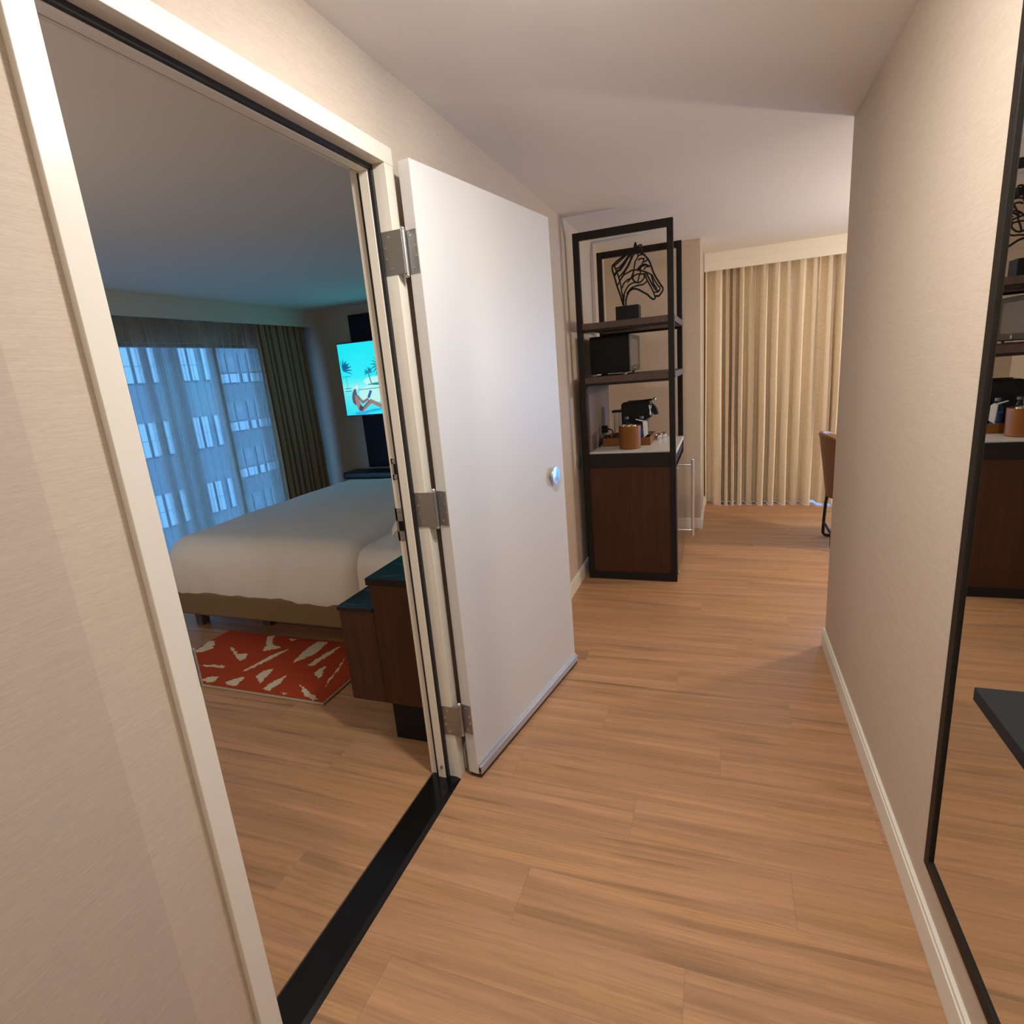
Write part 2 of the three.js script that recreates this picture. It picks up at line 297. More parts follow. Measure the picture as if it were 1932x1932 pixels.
// ---------------------------------------------------------------- shelf unit
const SX0 = -.902, SX1 = -.288, SZ0 = 3.776, SZ1 = 4.559, ST = 2.309, PW = .037;
const unit = thing('shelf_unit', 'tall black metal framed shelf unit with dark cabinet base at the hallway end', 'shelf unit', [-.6, 0, 4.17]);
{
  const po = (x, z, y0 = 0) => part(unit, 'post', rbox(x, x + PW, y0, ST, z, z + PW, .002), blackMetal);
  po(SX0, SZ0); po(SX1 - PW, SZ0); po(SX0, SZ1 - PW, 0); po(SX1 - PW, SZ1 - PW, 0);
  for (const z of [SZ0, SZ1 - PW]) part(unit, 'top_rail', rbox(SX0 + PW, SX1 - PW, ST - .044, ST, z, z + PW, .002), blackMetal);
  for (const [y0, y1] of [[1.722, 1.762], [1.379, 1.420]]) {
    const s = part(unit, 'shelf', rbox(SX0 + PW - .002, SX1 + .004, y0, y1, SZ0 + .004, SZ1 - .004, .002), shelfWood, 'dark wood shelf board');
    for (const z of [SZ0 + .008, SZ1 - .034]) part(s, 'shelf_rail', rbox(SX0 + PW, SX1 - PW, y0 - .016, y0 + .001, z, z + .022, .002), blackMetal);
  }
  part(unit, 'apron', rbox(SX0 + PW, SX1 - PW, .812, .903, SZ0 + .002, SZ0 + .034, .002), blackMetal);
  part(unit, 'apron', rbox(SX0 + PW, SX1 - PW, .812, .888, SZ1 - .034, SZ1 - .002, .002), blackMetal);
  part(unit, 'apron', rbox(SX1 - PW, SX1 - .006, .812, .888, SZ0 + PW, SZ1 - PW, .002), blackMetal);
  part(unit, 'countertop', merge([rbox(SX0 + PW, SX1 - PW - .001, .8885, .914, SZ0 + .036, SZ1 + .004, .002), rbox(SX1 - PW, SX1 + .003, .8885, .914, SZ0 + PW + .001, SZ1 - PW - .001, .002)]), phy({ color: lin(.70, .67, .63), roughness: .3 }), 'pale stone countertop');
  part(unit, 'side_panel', rbox(SX0 + PW - .002, SX1 - PW + .002, .052, .813, SZ0 + .012, SZ0 + .030, .002), walnut, 'dark brown wood side panel');
  part(unit, 'side_panel', rbox(SX0 + PW - .002, SX1 - PW + .002, .052, .813, SZ1 - .030, SZ1 - .012, .002), walnut);
  part(unit, 'back_panel', rbox(SX0 + .004, SX0 + .020, .052, .888, SZ0 + PW, SZ1 - PW, .002), walnut);
  for (const z of [SZ0, SZ1 - PW]) part(unit, 'bottom_rail', rbox(SX0 + PW, SX1 - PW, 0.0, .054, z, z + PW, .002), blackMetal);
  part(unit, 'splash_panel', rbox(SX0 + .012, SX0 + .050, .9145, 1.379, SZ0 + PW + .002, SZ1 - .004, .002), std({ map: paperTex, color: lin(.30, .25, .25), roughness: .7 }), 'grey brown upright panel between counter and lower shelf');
}
const fridge = thing('mini_fridge', 'stainless steel mini fridge inside the shelf unit base', 'fridge', [-.55, 0.0, 4.17]);
{
  part(fridge, 'body', rbox(SX0 + .06, SX1 - .05, .02, .800, SZ0 + .05, SZ1 - .05, .006), matteBlack);
  const d = part(fridge, 'door', rbox(SX1 - .046, SX1 + .004, .03, .796, SZ0 + .05, SZ1 - .05, .006), phy({ color: lin(.20, .165, .13), metalness: .85, roughness: .16 }), 'glossy steel door');
  part(d, 'handle', rbox(SX1 + .062, SX1 + .084, .13, .745, SZ1 - .124, SZ1 - .102, .006), chrome, 'steel bar handle');
  for (const y of [.18, .70]) { const c = new THREE.CylinderGeometry(.007, .007, .062, 12); c.rotateZ(Math.PI / 2); c.translate(SX1 + .034, y, -(SZ1 - .112)); part(d, 'handle_mount', c, chrome); }
  for (const y of [.05, .785]) part(d, 'hinge_cap', rbox(SX1 - .03, SX1 + .012, y - .006, y + .006, SZ0 + .055, SZ0 + .09, .003), chrome);
  for (const [x, z] of [[-.8, 3.87], [-.36, 3.87], [-.8, 4.46], [-.36, 4.46]]) part(fridge, 'foot', cyl(x, 0, .022, z, .018), matteBlack);
}
// things on the shelves
const mw = thing('microwave', 'black microwave oven on the middle shelf below the horse sculpture', 'microwave', [-.7, 1.42, 4.18]);
{
  part(mw, 'body', rbox(-.862, -.604, 1.434, 1.682, 3.955, 4.44, .006), phy({ color: lin(.005, .0045, .0045), roughness: .5, specularIntensity: .4 }));
  const d = part(mw, 'door', rbox(-.603, -.588, 1.437, 1.680, 3.957, 4.438, .004), phy({ color: lin(.022, .019, .016), roughness: .3 }), 'dark glass door');
  part(d, 'window', rbox(-.5895, -.5865, 1.475, 1.650, 3.985, 4.32, .001), phy({ color: lin(.11, .095, .075), roughness: .25 }), 'grey tinted window');
  const b = new THREE.CylinderGeometry(.012, .012, .006, 20); b.rotateZ(Math.PI / 2); b.translate(-.585, 1.457, -4.16); part(d, 'badge', b, chrome);
  for (const [x, z] of [[-.84, 3.98], [-.63, 3.98], [-.84, 4.41], [-.63, 4.41]]) part(mw, 'foot', cyl(x, 1.420, 1.436, z, .014), std({ color: lin(.3, .3, .3), roughness: .6 }));
}
const horse = thing('horse_sculpture', 'black wire horse head sculpture on a block base on the top shelf', 'sculpture', [-.61, 1.762, 4.14]);
{
  const L = [[[-115, 379], [-115, 353], [-105, 316], [-87, 245], [-66, 182], [-50, 118]], [[-115, 379], [-86, 402], [-54, 421], [-16, 439], [12, 440], [39, 436]], [[-101, 377], [-85, 340], [-71, 297], [-60, 251], [-55, 205], [-47, 159], [-45, 110]], [[-115, 379], [-101, 377], [-71, 394], [-38, 416], [-10, 436]], [[-94, 353], [-62, 363], [-30, 394], [6, 435]], [[-102, 318], [-85, 337], [-63, 349], [-33, 383], [-14, 409], [12, 437]], [[-71, 297], [-35, 330], [-9, 362], [11, 400], [21, 436]], [[-62, 278], [-32, 321], [-3, 361], [20, 405], [39, 436]], [[-84, 245], [-59, 280], [-36, 307], [-11, 318], [21, 329], [52, 327], [91, 316], [130, 297]], [[55, 440], [67, 438], [91, 426], [115, 400], [132, 374], [144, 341], [158, 299], [175, 265], [199, 224], [216, 198], [214, 178], [188, 146]], [[188, 146], [173, 154], [164, 137], [151, 133], [133, 147], [115, 167], [88, 185], [54, 207], [24, 215], [-2, 205], [-18, 183], [-29, 151], [-33, 108]], [[-42, 143], [-40, 182], [-23, 216], [-1, 240], [31, 251], [59, 246]], [[-21, 186], [11, 218], [55, 230], [89, 232], [111, 244], [120, 257]], [[29, 292], [57, 300], [97, 295], [99, 274], [80, 253], [59, 246], [37, 256], [25, 275], [29, 292]], [[39, 436], [33, 463], [43, 503], [53, 469], [55, 440]], [[58, 440], [59, 477], [83, 482], [82, 445], [73, 437]], [[61, 439], [60, 408], [44, 384], [37, 356], [33, 330], [26, 299], [13, 283]], [[60, 387], [78, 396], [102, 392]], [[66, 415], [85, 421], [109, 415]], [[102, 393], [90, 366], [76, 333], [76, 310], [63, 276], [56, 248]], [[52, 327], [77, 350], [105, 357], [132, 343]], [[99, 370], [126, 384]], [[98, 324], [113, 339], [138, 339]], [[-51, 226], [-38, 254], [-12, 274], [13, 283], [33, 327]], [[100, 304], [117, 257], [141, 211], [158, 170], [167, 140]], [[112, 302], [127, 268], [150, 224], [168, 193], [186, 181]], [[130, 297], [145, 283], [159, 229], [180, 194]], [[148, 288], [166, 248], [189, 210], [201, 203]], [[155, 176], [186, 176], [201, 197]], [[-13, 256], [13, 280], [37, 256]], [[-52, 129], [-47, 159], [-40, 182]]];
  const rim = new Set([0, 1, 9, 10]);
  const gs = [];
  L.forEach((l, i) => {
    for (const s of rim.has(i) || i > 13 && i < 16 ? [0] : [-1, 1]) {
      if (s > 0 && i % 5) continue;                   // the far cheek carries fewer wires
      const pts = l.map(([x, y], k) => { const d = Math.min(1, Math.max(0, 1 - Math.hypot((x - 40) / 170, (y - 290) / 190))); return [-.6 + x / 1000, 1.762 + y / 1000, 4.1 + .02 + s * .030 * Math.sqrt(d)]; });
      gs.push(tube(pts, rim.has(i) ? .0062 : .0050, Math.max(8, l.length * 5), 7, false, .4));
    }
  });
  // solid ears
  for (const [a, b, c] of [[[34, 440], [43, 505], [54, 440]], [[58, 438], [66, 484], [82, 440]]]) {
    const s = new THREE.Shape([a, b, c].map(p => new THREE.Vector2(p[0] / 1000, p[1] / 1000)));
    const g = new THREE.ExtrudeGeometry(s, { depth: .006, bevelEnabled: true, bevelSize: .002, bevelThickness: .002, bevelSegments: 1 }); g.translate(-.6, 1.762, -4.123); gs.push(g);
  }
  part(horse, 'wire_head', merge(gs), blackMetal);
  part(horse, 'base', rbox(-.697, -.540, 1.7625, 1.872, 4.08, 4.19, .004), phy({ color: lin(.010, .010, .009), roughness: .55, specularIntensity: .5 }));
}
const leather = phy({ color: lin(.205, .068, .008), roughness: .45 }), leatherIn = std({ color: lin(.5, .36, .22), roughness: .7 });
const CT = .914;
const tray = thing('leather_tray', 'brown leather tray under the coffee machine on the counter', 'tray', [-.65, CT, 4.24]);
{
  part(tray, 'base', rbox(-.822, -.482, CT, CT + .006, 4.07, 4.41, .002), leather);
  part(tray, 'rim', rbox(-.822, -.482, CT + .006, CT + .058, 4.07, 4.080, .002), leather);
  part(tray, 'rim', rbox(-.822, -.482, CT + .006, CT + .058, 4.40, 4.41, .002), leather);
  part(tray, 'rim', rbox(-.822, -.812, CT + .006, CT + .058, 4.08, 4.40, .002), leather);
  part(tray, 'rim', rbox(-.492, -.482, CT + .006, CT + .058, 4.08, 4.40, .002), leather);
}
const cof = thing('coffee_machine', 'black capsule coffee machine with clear water tank on the leather tray', 'coffee machine', [-.6, CT + .006, 4.27]);
{
  const y0 = CT + .006;
  const s = new THREE.Shape(); s.moveTo(-.700, y0 + .012); s.lineTo(-.700, 1.19); s.quadraticCurveTo(-.698, 1.205, -.680, 1.207); s.lineTo(-.515, 1.207); s.quadraticCurveTo(-.50, 1.206, -.498, 1.19); s.lineTo(-.498, 1.10); s.lineTo(-.530, 1.085); s.lineTo(-.530, .975); s.lineTo(-.50, .965); s.lineTo(-.50, y0 + .012);
  const e = new THREE.ExtrudeGeometry(s, { depth: .105, bevelEnabled: true, bevelSize: .006, bevelThickness: .008, bevelSegments: 3 }); e.translate(0, 0, -4.330);
  part(cof, 'body', e, blackPlastic);
  part(cof, 'base', rbox(-.705, -.494, y0, y0 + .014, 4.215, 4.34, .003), matteBlack);
  const sp = new THREE.Shape(); sp.moveTo(-.49, 1.19); sp.quadraticCurveTo(-.455, 1.17, -.447, 1.115); sp.lineTo(-.470, 1.112); sp.lineTo(-.49, 1.14);
  const sg = new THREE.ExtrudeGeometry(sp, { depth: .05, bevelEnabled: true, bevelSize: .003, bevelThickness: .003, bevelSegments: 2 }); sg.translate(0, 0, -4.303); part(cof, 'spout', sg, blackPlastic);
  const lev = part(cof, 'lever', tube([[-.66, 1.214, 4.275], [-.55, 1.216, 4.275], [-.485, 1.220, 4.275]], .006, 12, 8), blackMetal);
  const ball = new THREE.SphereGeometry(.012, 16, 12); ball.translate(-.470, 1.222, -4.275); part(lev, 'knob', ball, chrome);
  part(cof, 'head_trim', merge([tube([[-.503, 1.185, 4.208], [-.497, 1.15, 4.206], [-.487, 1.185, 4.208]], .004, 12, 8), tube([[-.497, 1.15, 4.206], [-.497, 1.115, 4.206]], .006, 6, 8)]), chrome, 'chrome trim');
  const tank = part(cof, 'water_tank', lathe([[0, .94], [.026, .94], [.028, .945], [.028, 1.14], [.026, 1.14], [.026, .947], [0, .945]], 28).translate(-.748, 0, -4.275), phy({ color: lin(.92, .95, .97), transmission: 1, thickness: 0, roughness: .05 }), 'clear water tank');
  part(tank, 'lid', rbox(-.782, -.698, 1.140, 1.158, 4.245, 4.305, .006), blackPlastic);
  part(tank, 'tank_edge', cyl(-.765, .945, 1.14, 4.252, .003), chrome);
}
const cup = thing('leather_cup', 'round tan leather holder standing at the front of the counter', 'holder', [-.607, CT, 3.955]);
{
  part(cup, 'body', lathe([[0, .002], [.068, .0], [.072, .004], [.0755, .154], [.0755, .158], [.0725, .158], [.069, .010], [0, .010]], 40).translate(-.607, CT, -3.955), leather);
  part(cup, 'stitch_band', lathe([[.0725, .0], [.0742, .002], [.0742, .008], [.0725, .010]], 40).translate(-.607, CT + .004, -3.955), leather);
}
for (let k = 0; k < 5; k++) {   // wrapped capsules peeping out of the holder
  const a = k * 1.31 + .4, r = k ? .038 : 0, x = -.607 + r * Math.cos(a), z = 3.955 + r * Math.sin(a);
  const m = [lin(.65, .55, .28), lin(.12, .07, .04), lin(.72, .66, .52), lin(.35, .22, .10), lin(.6, .52, .35)][k];
  const l = ['gold wrapped coffee capsule in the middle of the leather holder', 'dark brown coffee capsule in the leather holder', 'pale cream coffee capsule in the leather holder', 'bronze coffee capsule in the leather holder', 'light tan coffee capsule in the leather holder'][k];
  const g = thing('coffee_capsule', l, 'capsule', [x, CT + .012, z], { group: 'coffee capsules in the leather holder' });
  part(g, 'shell', lathe([[0, 0], [.012, .0], [.016, .10], [.018, .135], [.0185, .150], [.012, .153], [0, .153]], 18).translate(x, CT + .012, -z), std({ color: m, metalness: .4, roughness: .35 }));
}
const petMat = phy({ color: lin(.75, .86, .95), transmission: 1, thickness: 0, roughness: .04, ior: 1.35 });
function bottle(x, z, label) {
  const y = CT + .006, g = thing('water_bottle', label, 'bottle', [x, y, z], { group: 'water bottles on the leather tray' });
  part(g, 'body', lathe([[0, .0], [.028, 0], [.031, .006], [.031, .05], [.029, .056], [.031, .062], [.031, .115], [.028, .135], [.016, .162], [.013, .172], [.013, .178]], 30).translate(x, y, -z), petMat);
  part(g, 'water', lathe([[0, .003], [.026, .003], [.028, .008], [.028, .120], [0, .120]], 24).translate(x, y, -z), phy({ color: lin(.35, .62, .9), transmission: .85, thickness: 0, roughness: .05, ior: 1.33 }));
  part(g, 'label_band', lathe([[.0315, .066], [.0315, .112]], 30).translate(x, y, -z), phy({ color: lin(.03, .08, .20), roughness: .35, side: THREE.DoubleSide }), 'dark blue label');
  part(g, 'cap', lathe([[0, .178], [.0145, .178], [.0150, .180], [.0150, .194], [.013, .196], [0, .196]], 20).translate(x, y, -z), phy({ color: lin(.10, .13, .17), roughness: .35 }));
  return g;
}
bottle(-.655, 4.14, 'clear water bottle standing behind the leather holder on the tray');
const tagged = bottle(-.548, 4.13, 'water bottle with a white paper tag hanging on its neck');
{
  const s = new THREE.Shape(); s.moveTo(0, 0); s.lineTo(.018, .012); s.lineTo(.034, 0); s.lineTo(.036, -.088); s.lineTo(.010, -.106); s.lineTo(.006, -.09);
  const g = new THREE.ExtrudeGeometry(s, { depth: .0015, bevelEnabled: false }); g.translate(-.535, 1.078, -4.088);
  const t = part(tagged, 'paper_tag', g, std({ color: lin(.90, .90, .92), roughness: .8 }), 'white paper tag');
  part(t, 'string', tube([[-.585, 1.098, 4.10], [-.56, 1.092, 4.092], [-.518, 1.080, 4.088]], .004, 10, 6), std({ color: lin(.8, .82, .85), roughness: .8 }));
  part(t, 'tassel', tube([[-.520, .985, 4.09], [-.528, .970, 4.088], [-.522, .952, 4.086]], .004, 8, 6), std({ color: lin(.8, .82, .85), roughness: .8 }));
}
const plug = thing('power_plug', 'black power plug and cord on the upright panel left of the coffee machine', 'plug', [-.845, 1.02, 4.2]);
part(plug, 'plug_body', rbox(-.8515, -.806, 1.000, 1.052, 4.19, 4.235, .006), blackPlastic);
part(plug, 'cord', tube([[-.81, 1.026, 4.21], [-.775, 1.020, 4.19], [-.762, .985, 4.18], [-.775, .955, 4.175], [-.80, .985, 4.15], [-.832, .94, 4.06], [-.838, .9195, 4.02]], .005, 40, 8), blackPlastic);
for (const [x, z, l] of [[-.452, 4.34, 'small steel cup of condiments right of the leather tray'], [-.420, 4.40, 'second small steel cup nearer the back of the counter']]) {
  const g = thing('condiment_cup', l, 'cup', [x, CT, z], { group: 'condiment cups on the counter' });
  part(g, 'bowl', lathe([[0, 0], [.020, 0], [.024, .034], [.025, .036], [.022, .036], [.018, .004], [0, .004]], 24).translate(x, CT, -z), chrome);
  part(g, 'sachets', merge([rbox(x - .014, x + .012, CT + .01, CT + .052, z - .004, z + .004, .001), rbox(x - .004, x + .016, CT + .01, CT + .046, z + .005, z + .010, .001)]), std({ color: lin(.30, .14, .10), roughness: .6 }));
}

// ---------------------------------------------------------------- living room: drapes, valance, windows, chair, lamp
const val = struct('trim_3', 'cream painted curtain valance box under the living room ceiling', 'valance', [1.5, 2.25, 5.9]);
part(val, 'fascia', rbox(XP + .004, XRIGHT, 2.246, H, 5.885, 5.905, .002), trimPaint);
part(val, 'top_batten', rbox(XP + .004, XRIGHT, 2.325, H, 5.879, 5.886, .002), trimPaint);
const linenTex = dataTex(256, 256, (u, v) => { const s = 1 + .08 * pn(u, v, 128, 20, 1) + .07 * pn(u, v, 60, 128, 2); return [240 * s, 226 * s, 204 * s]; });
linenTex.repeat.set(4, 4);
const linen = std({ map: linenTex, roughness: .9, side: THREE.DoubleSide });
// cloth sheet between a list of crest positions along a wall; profile(s) gives depth toward the room (0..1)
function pleated(crests, yTop, yBot, depthTop, depthBot, at, thick, perFold = 14, rows = 26, lift = () => 0) {
  const pts = [];
  for (let i = 0; i < crests.length - 1; i++) {
    const a = crests[i], b = crests[i + 1];
    for (let k = 0; k < perFold; k++) {
      const t = k / perFold; // steep drop behind a crest, narrow deep valley, steep rise, broad front face
      const K = [[0, 0, 1], [.05, .02, .93], [.20, .07, .12], [.30, .16, 0], [.44, .36, .02], [.52, .44, .16], [.66, .52, .66], [.74, .60, .80], [.88, .82, .93], [1, 1, 1]];
      let q = 0; while (t > K[q + 1][0]) q++;
      const w = (t - K[q][0]) / (K[q + 1][0] - K[q][0]), d = K[q][2] + (K[q + 1][2] - K[q][2]) * w, u = a + (b - a) * (K[q][1] + (K[q + 1][1] - K[q][1]) * w);
      pts.push([u, d, i + t]);
    }
  }
  pts.push([crests.at(-1), 1, crests.length - 1]);
  const n = pts.length, pos = [], uv = [], idx = [];
  for (let side = 0; side < 2; side++) for (let j = 0; j <= rows; j++) {
    const v = j / rows, y = yTop + (yBot - yTop) * v;
    for (const [u, d, f] of pts) {
      const amp = depthTop + (depthBot - depthTop) * Math.min(1, v * 1.6);
      const wob = .012 * N(f * .9, v * 2.2, 3.3) * v, dd = d * (.84 + .3 * N(Math.floor(f) * 2.7 + .5, 1.5, v * .8));
      // pinch pleat: small double tuck near the top
      const tuck = Math.max(0, 1 - v * 9) * .35 * Math.sin((f % 1) * Math.PI * 6);
      const p = at(u + wob, dd * amp + tuck * .02 + side * -thick);
      pos.push(p[0], y + (j === rows ? lift(u) : 0), p[1]); uv.push(u, y);
    }
  }
  const o = (rows + 1) * n;
  for (let j = 0; j < rows; j++) for (let i = 0; i < n - 1; i++) {
    const a = j * n + i, b = a + 1, c = a + n, d = c + 1;
    idx.push(a, c, b, b, c, d, o + a, o + b, o + c, o + b, o + d, o + c);
  }
  for (let j = 0; j < rows; j++) for (const i of [0, n - 1]) { const a = j * n + i, c = a + n; idx.push(a, o + a, c, c, o + a, o + c); }
  for (let i = 0; i < n - 1; i++) { const a = rows * n + i, b = a + 1; idx.push(a, o + a, b, b, o + a, o + b); }
  const g = new THREE.BufferGeometry(); g.setAttribute('position', new THREE.Float32BufferAttribute(pos, 3)); g.setAttribute('uv', new THREE.Float32BufferAttribute(uv, 2)); g.setIndex(idx); g.computeVertexNormals(); return g;
}
const drape = thing('drape', 'full length beige linen drape in deep folds under the valance', 'curtain', [.45, 0, 6.0]);
{
  const crests = [-.182, -.164, -.019, .048, .102, .173, .271, .376, .475, .581, .682, .798, .918, .992, 1.10, 1.20, 1.29];
  part(drape, 'cloth', pleated(crests, 2.36, .002, .10, .185, (u, d) => [u, -(6.12 - d)], .003, 22, 26, u => u > .80 && u < 1.02 ? .012 : 0), linen);
  part(drape, 'track', rbox(-.17, 1.35, 2.36, 2.375, 6.01, 6.04, .002), trimPaint);
}
const win1 = struct('window_1', 'wide floor to ceiling living room window behind the drapes', 'window', [2, 0, ZFAR + .07]);
{
  const fm = std({ color: lin(.25, .25, .26), roughness: .5, metalness: .5 });
  for (const x of [-.09, 1.26, 2.6, 3.91]) part(win1, 'mullion', rbox(x, x + .04, .03, 2.19, ZFAR + .045, ZFAR + .095, .003), fm);
  part(win1, 'window_rail', rbox(-.09, 3.95, 0, .03, ZFAR + .04, ZFAR + .1, .003), fm);
  part(win1, 'window_rail', rbox(-.09, 3.95, 2.19, 2.22, ZFAR + .04, ZFAR + .1, .003), fm);
  for (const x of [-.05, 1.30, 2.64]) part(win1, 'pane', box(x, x + 1.30, .03, 2.19, ZFAR + .066, ZFAR + .072), glassMat);
}
const chair = thing('desk_chair', 'tan leather shell chair on a dark sled frame partly hidden by the right wall', 'chair', [.95, 0, 4.74]);
{
  const tan = phy({ color: lin(.20, .088, .032), roughness: .42 });
  // curved shell back: a bent sheet with thickness
  const nu = 20, nv = 18, pos = [], idx = [], uv = [];
  for (let s = 0; s < 2; s++) for (let j = 0; j <= nv; j++) for (let i = 0; i <= nu; i++) {
    const u = i / nu * 2 - 1, v = j / nv, th = u * 1.45, y = .385 + v * .465 - .10 * Math.pow(Math.abs(u), 2.4) * v + .02 * u * u, R = .235 + .035 * v - (s ? .038 : 0);
    const lean = .035 * v + .035;
    pos.push(0.94 - R * Math.cos(th) * .82 + .03 - lean, y + (s && j === nv ? 0 : 0) + (j === nv ? 0 : 0), -(4.74 + R * Math.sin(th) * 1.02)); uv.push(u, v);
  }
  const n = nu + 1, o = (nv + 1) * n;
  for (let j = 0; j < nv; j++) for (let i = 0; i < nu; i++) { const a = j * n + i, b = a + 1, c = a + n, d = c + 1; idx.push(a, b, c, b, d, c, o + a, o + c, o + b, o + b, o + c, o + d); }
  for (let i = 0; i < nu; i++) { let a = nv * n + i; idx.push(a, a + 1, o + a, a + 1, o + a + 1, o + a); a = i; idx.push(a, o + a, a + 1, a + 1, o + a, o + a + 1); }
  for (let j = 0; j < nv; j++) { let a = j * n; idx.push(a, a + n, o + a, a + n, o + a + n, o + a); a = j * n + nu; idx.push(a, o + a, a + n, a + n, o + a, o + a + n); }
  const g = new THREE.BufferGeometry(); g.setAttribute('position', new THREE.Float32BufferAttribute(pos, 3)); g.setAttribute('uv', new THREE.Float32BufferAttribute(uv, 2)); g.setIndex(idx); g.computeVertexNormals();
  const bk = part(chair, 'backrest', g, tan);
  const top = []; for (let i = 0; i <= 24; i++) { const u = i / 12 - 1, th = u * 1.45, R = .27 - .019; top.push([.94 - R * Math.cos(th) * .82 + .03 - .07, .852 - .10 * Math.pow(Math.abs(u), 2.4) + .02 * u * u, 4.74 + R * Math.sin(th) * 1.02]); }
  part(bk, 'rolled_edge', tube(top, .0195, 40, 10), tan);
  part(chair, 'seat', new RoundedBoxGeometry(.44, .085, .44, 4, .035).translate(1.01, .430, -4.74), tan);
  for (const z of [4.55, 4.93]) part(chair, 'sled_leg', tube([[.80, .385, z], [.775, .30, z], [.765, .12, z], [.765, .03, z], [.785, .013, z], [.86, .012, z], [1.10, .012, z], [1.16, .02, z], [1.165, .12, z], [1.15, .385, z]], .0115, 60, 10, false, .3), blackMetal);
  part(chair, 'cross_bar', tube([[.768, .12, 4.55], [.768, .12, 4.93]], .010, 6, 10), blackMetal);
  part(chair, 'seat_support', rbox(.79, 1.16, .375, .387, 4.54, 4.94, .004), blackMetal);
}
const lamp = thing('floor_lamp', 'living room floor lamp with a pale shade, out of view behind the hallway corner', 'lamp', [2.0, 0, 4.25]);
{
  part(lamp, 'base', lathe([[0, 0], [.15, 0], [.15, .015], [.14, .022], [.012, .03], [0, .03]], 32).translate(2.0, 0, -4.25), blackMetal);
  part(lamp, 'pole', cyl(2.0, .03, 1.56, 4.25, .010), blackMetal);
  const b = new THREE.SphereGeometry(.10, 24, 16); b.translate(2.0, 1.66, -4.25);
  part(lamp, 'lamp_globe', b, std({ color: lin(.9, .8, .65), emissive: lin(1, .8, .56), emissiveIntensity: 3 }));
  const l = new THREE.PointLight(LAMP_COLOR, LAMP_LIGHT); l.position.set(0, 1.66, 0); l.castShadow = true; l.shadow.radius = 3.5; lamp.add(l);
}
for (const [x, z, k, l] of [[-.22, 1.22, 1, 'round recessed downlight in the hallway ceiling just above the connecting doorway'], [-.2, -.85, .45, 'added fill light shaped as a round recessed downlight in the hallway ceiling behind the viewpoint']]) {  // the one behind the viewpoint is added fill for the hallway walls
  const hl = thing('ceiling_light', l, 'light', [x, H, z], { group: 'hallway downlights' });
  part(hl, 'trim_ring', lathe([[.080, 0], [.105, 0], [.105, -.006], [.098, -.010], [.080, -.006]], 36).translate(x, H, -z), trimPaint);
  part(hl, 'lamp_diffuser', cyl(x, H - .004, H - .0005, z, .08, .08, 32), std({ color: lin(.9, .85, .8), emissive: lin(1, .9, .78), emissiveIntensity: 3 }));
  const r = new THREE.RectAreaLight(HALL_COLOR, HALL_LIGHT * k / .0196, .14, .14); r.position.set(0, -.012, 0); r.rotation.x = -Math.PI / 2; hl.add(r);
  const p = new THREE.PointLight(HALL_COLOR, HALL_LIGHT * k * .17); p.position.set(0, -.06, 0); p.castShadow = true; p.shadow.radius = 3; hl.add(p);
}
{  // unseen lamp, added as warm fill for the bedroom ceiling and bed
  const bl = thing('floor_lamp', 'added bedroom fill light shaped as a floor lamp with a round globe, out of view beside the doorway', 'lamp', [-2.7, 0, .5]);
  part(bl, 'base', lathe([[0, 0], [.15, 0], [.15, .015], [.14, .022], [.012, .03], [0, .03]], 32).translate(-2.7, 0, -.5), blackMetal);
  part(bl, 'pole', cyl(-2.7, .03, 1.18, .5, .010), blackMetal);
  const b = new THREE.SphereGeometry(.11, 24, 16); b.translate(-2.7, 1.28, -.5);
  part(bl, 'lamp_globe', b, std({ color: lin(.9, .8, .65), emissive: lin(1, .8, .56), emissiveIntensity: 2 }));
  const l = new THREE.PointLight(LAMP_COLOR, BEDROOM_FILL); l.position.set(0, 1.28, 0); l.castShadow = true; l.shadow.radius = 4; bl.add(l);
}

// ---------------------------------------------------------------- bedroom: window, sheer, drape, television
const pel = struct('trim_4', 'boxed curtain valance above the bedroom window', 'soffit', [-4.65, 2.2, 3]);
part(pel, 'fascia', rbox(-4.66, -4.64, 2.214, H, ZBED0, ZBED, .002), trimPaint);
part(pel, 'top_batten', rbox(-4.64, -4.634, 2.31, H, ZBED0, ZBED, .002), trimPaint);
const win2 = struct('window_2', 'wide bedroom window behind the sheer curtain', 'window', [XWIN - .08, .04, 3.4]);
{
  const fm = std({ color: lin(.38, .38, .38), roughness: .5 });
  const xs = [1.3, 2.98, 4.665, 5.46];
  for (const z of xs) part(win2, 'mullion', rbox(XWIN - .10, XWIN - .05, .04, 2.035, z, z + .04, .003), fm);
  part(win2, 'window_rail', rbox(XWIN - .10, XWIN - .05, .04, .08, 1.34, 5.46, .003), fm);
  part(win2, 'window_rail', rbox(XWIN - .10, XWIN - .05, 2.0, 2.035, 1.34, 5.46, .003), fm);
  for (let i = 0; i < 3; i++) part(win2, 'pane', box(XWIN - .078, XWIN - .072, .08, 2.0, xs[i] + .04, xs[i + 1]), glassMat);
}
const sheerMat = std({ color: lin(.56, .48, .39), roughness: 1, transparent: true, opacity: .20, side: THREE.DoubleSide });
const sheer = thing('sheer_curtain', 'long translucent grey sheer curtain across the bedroom window', 'curtain', [-4.78, 0, 3.4]);
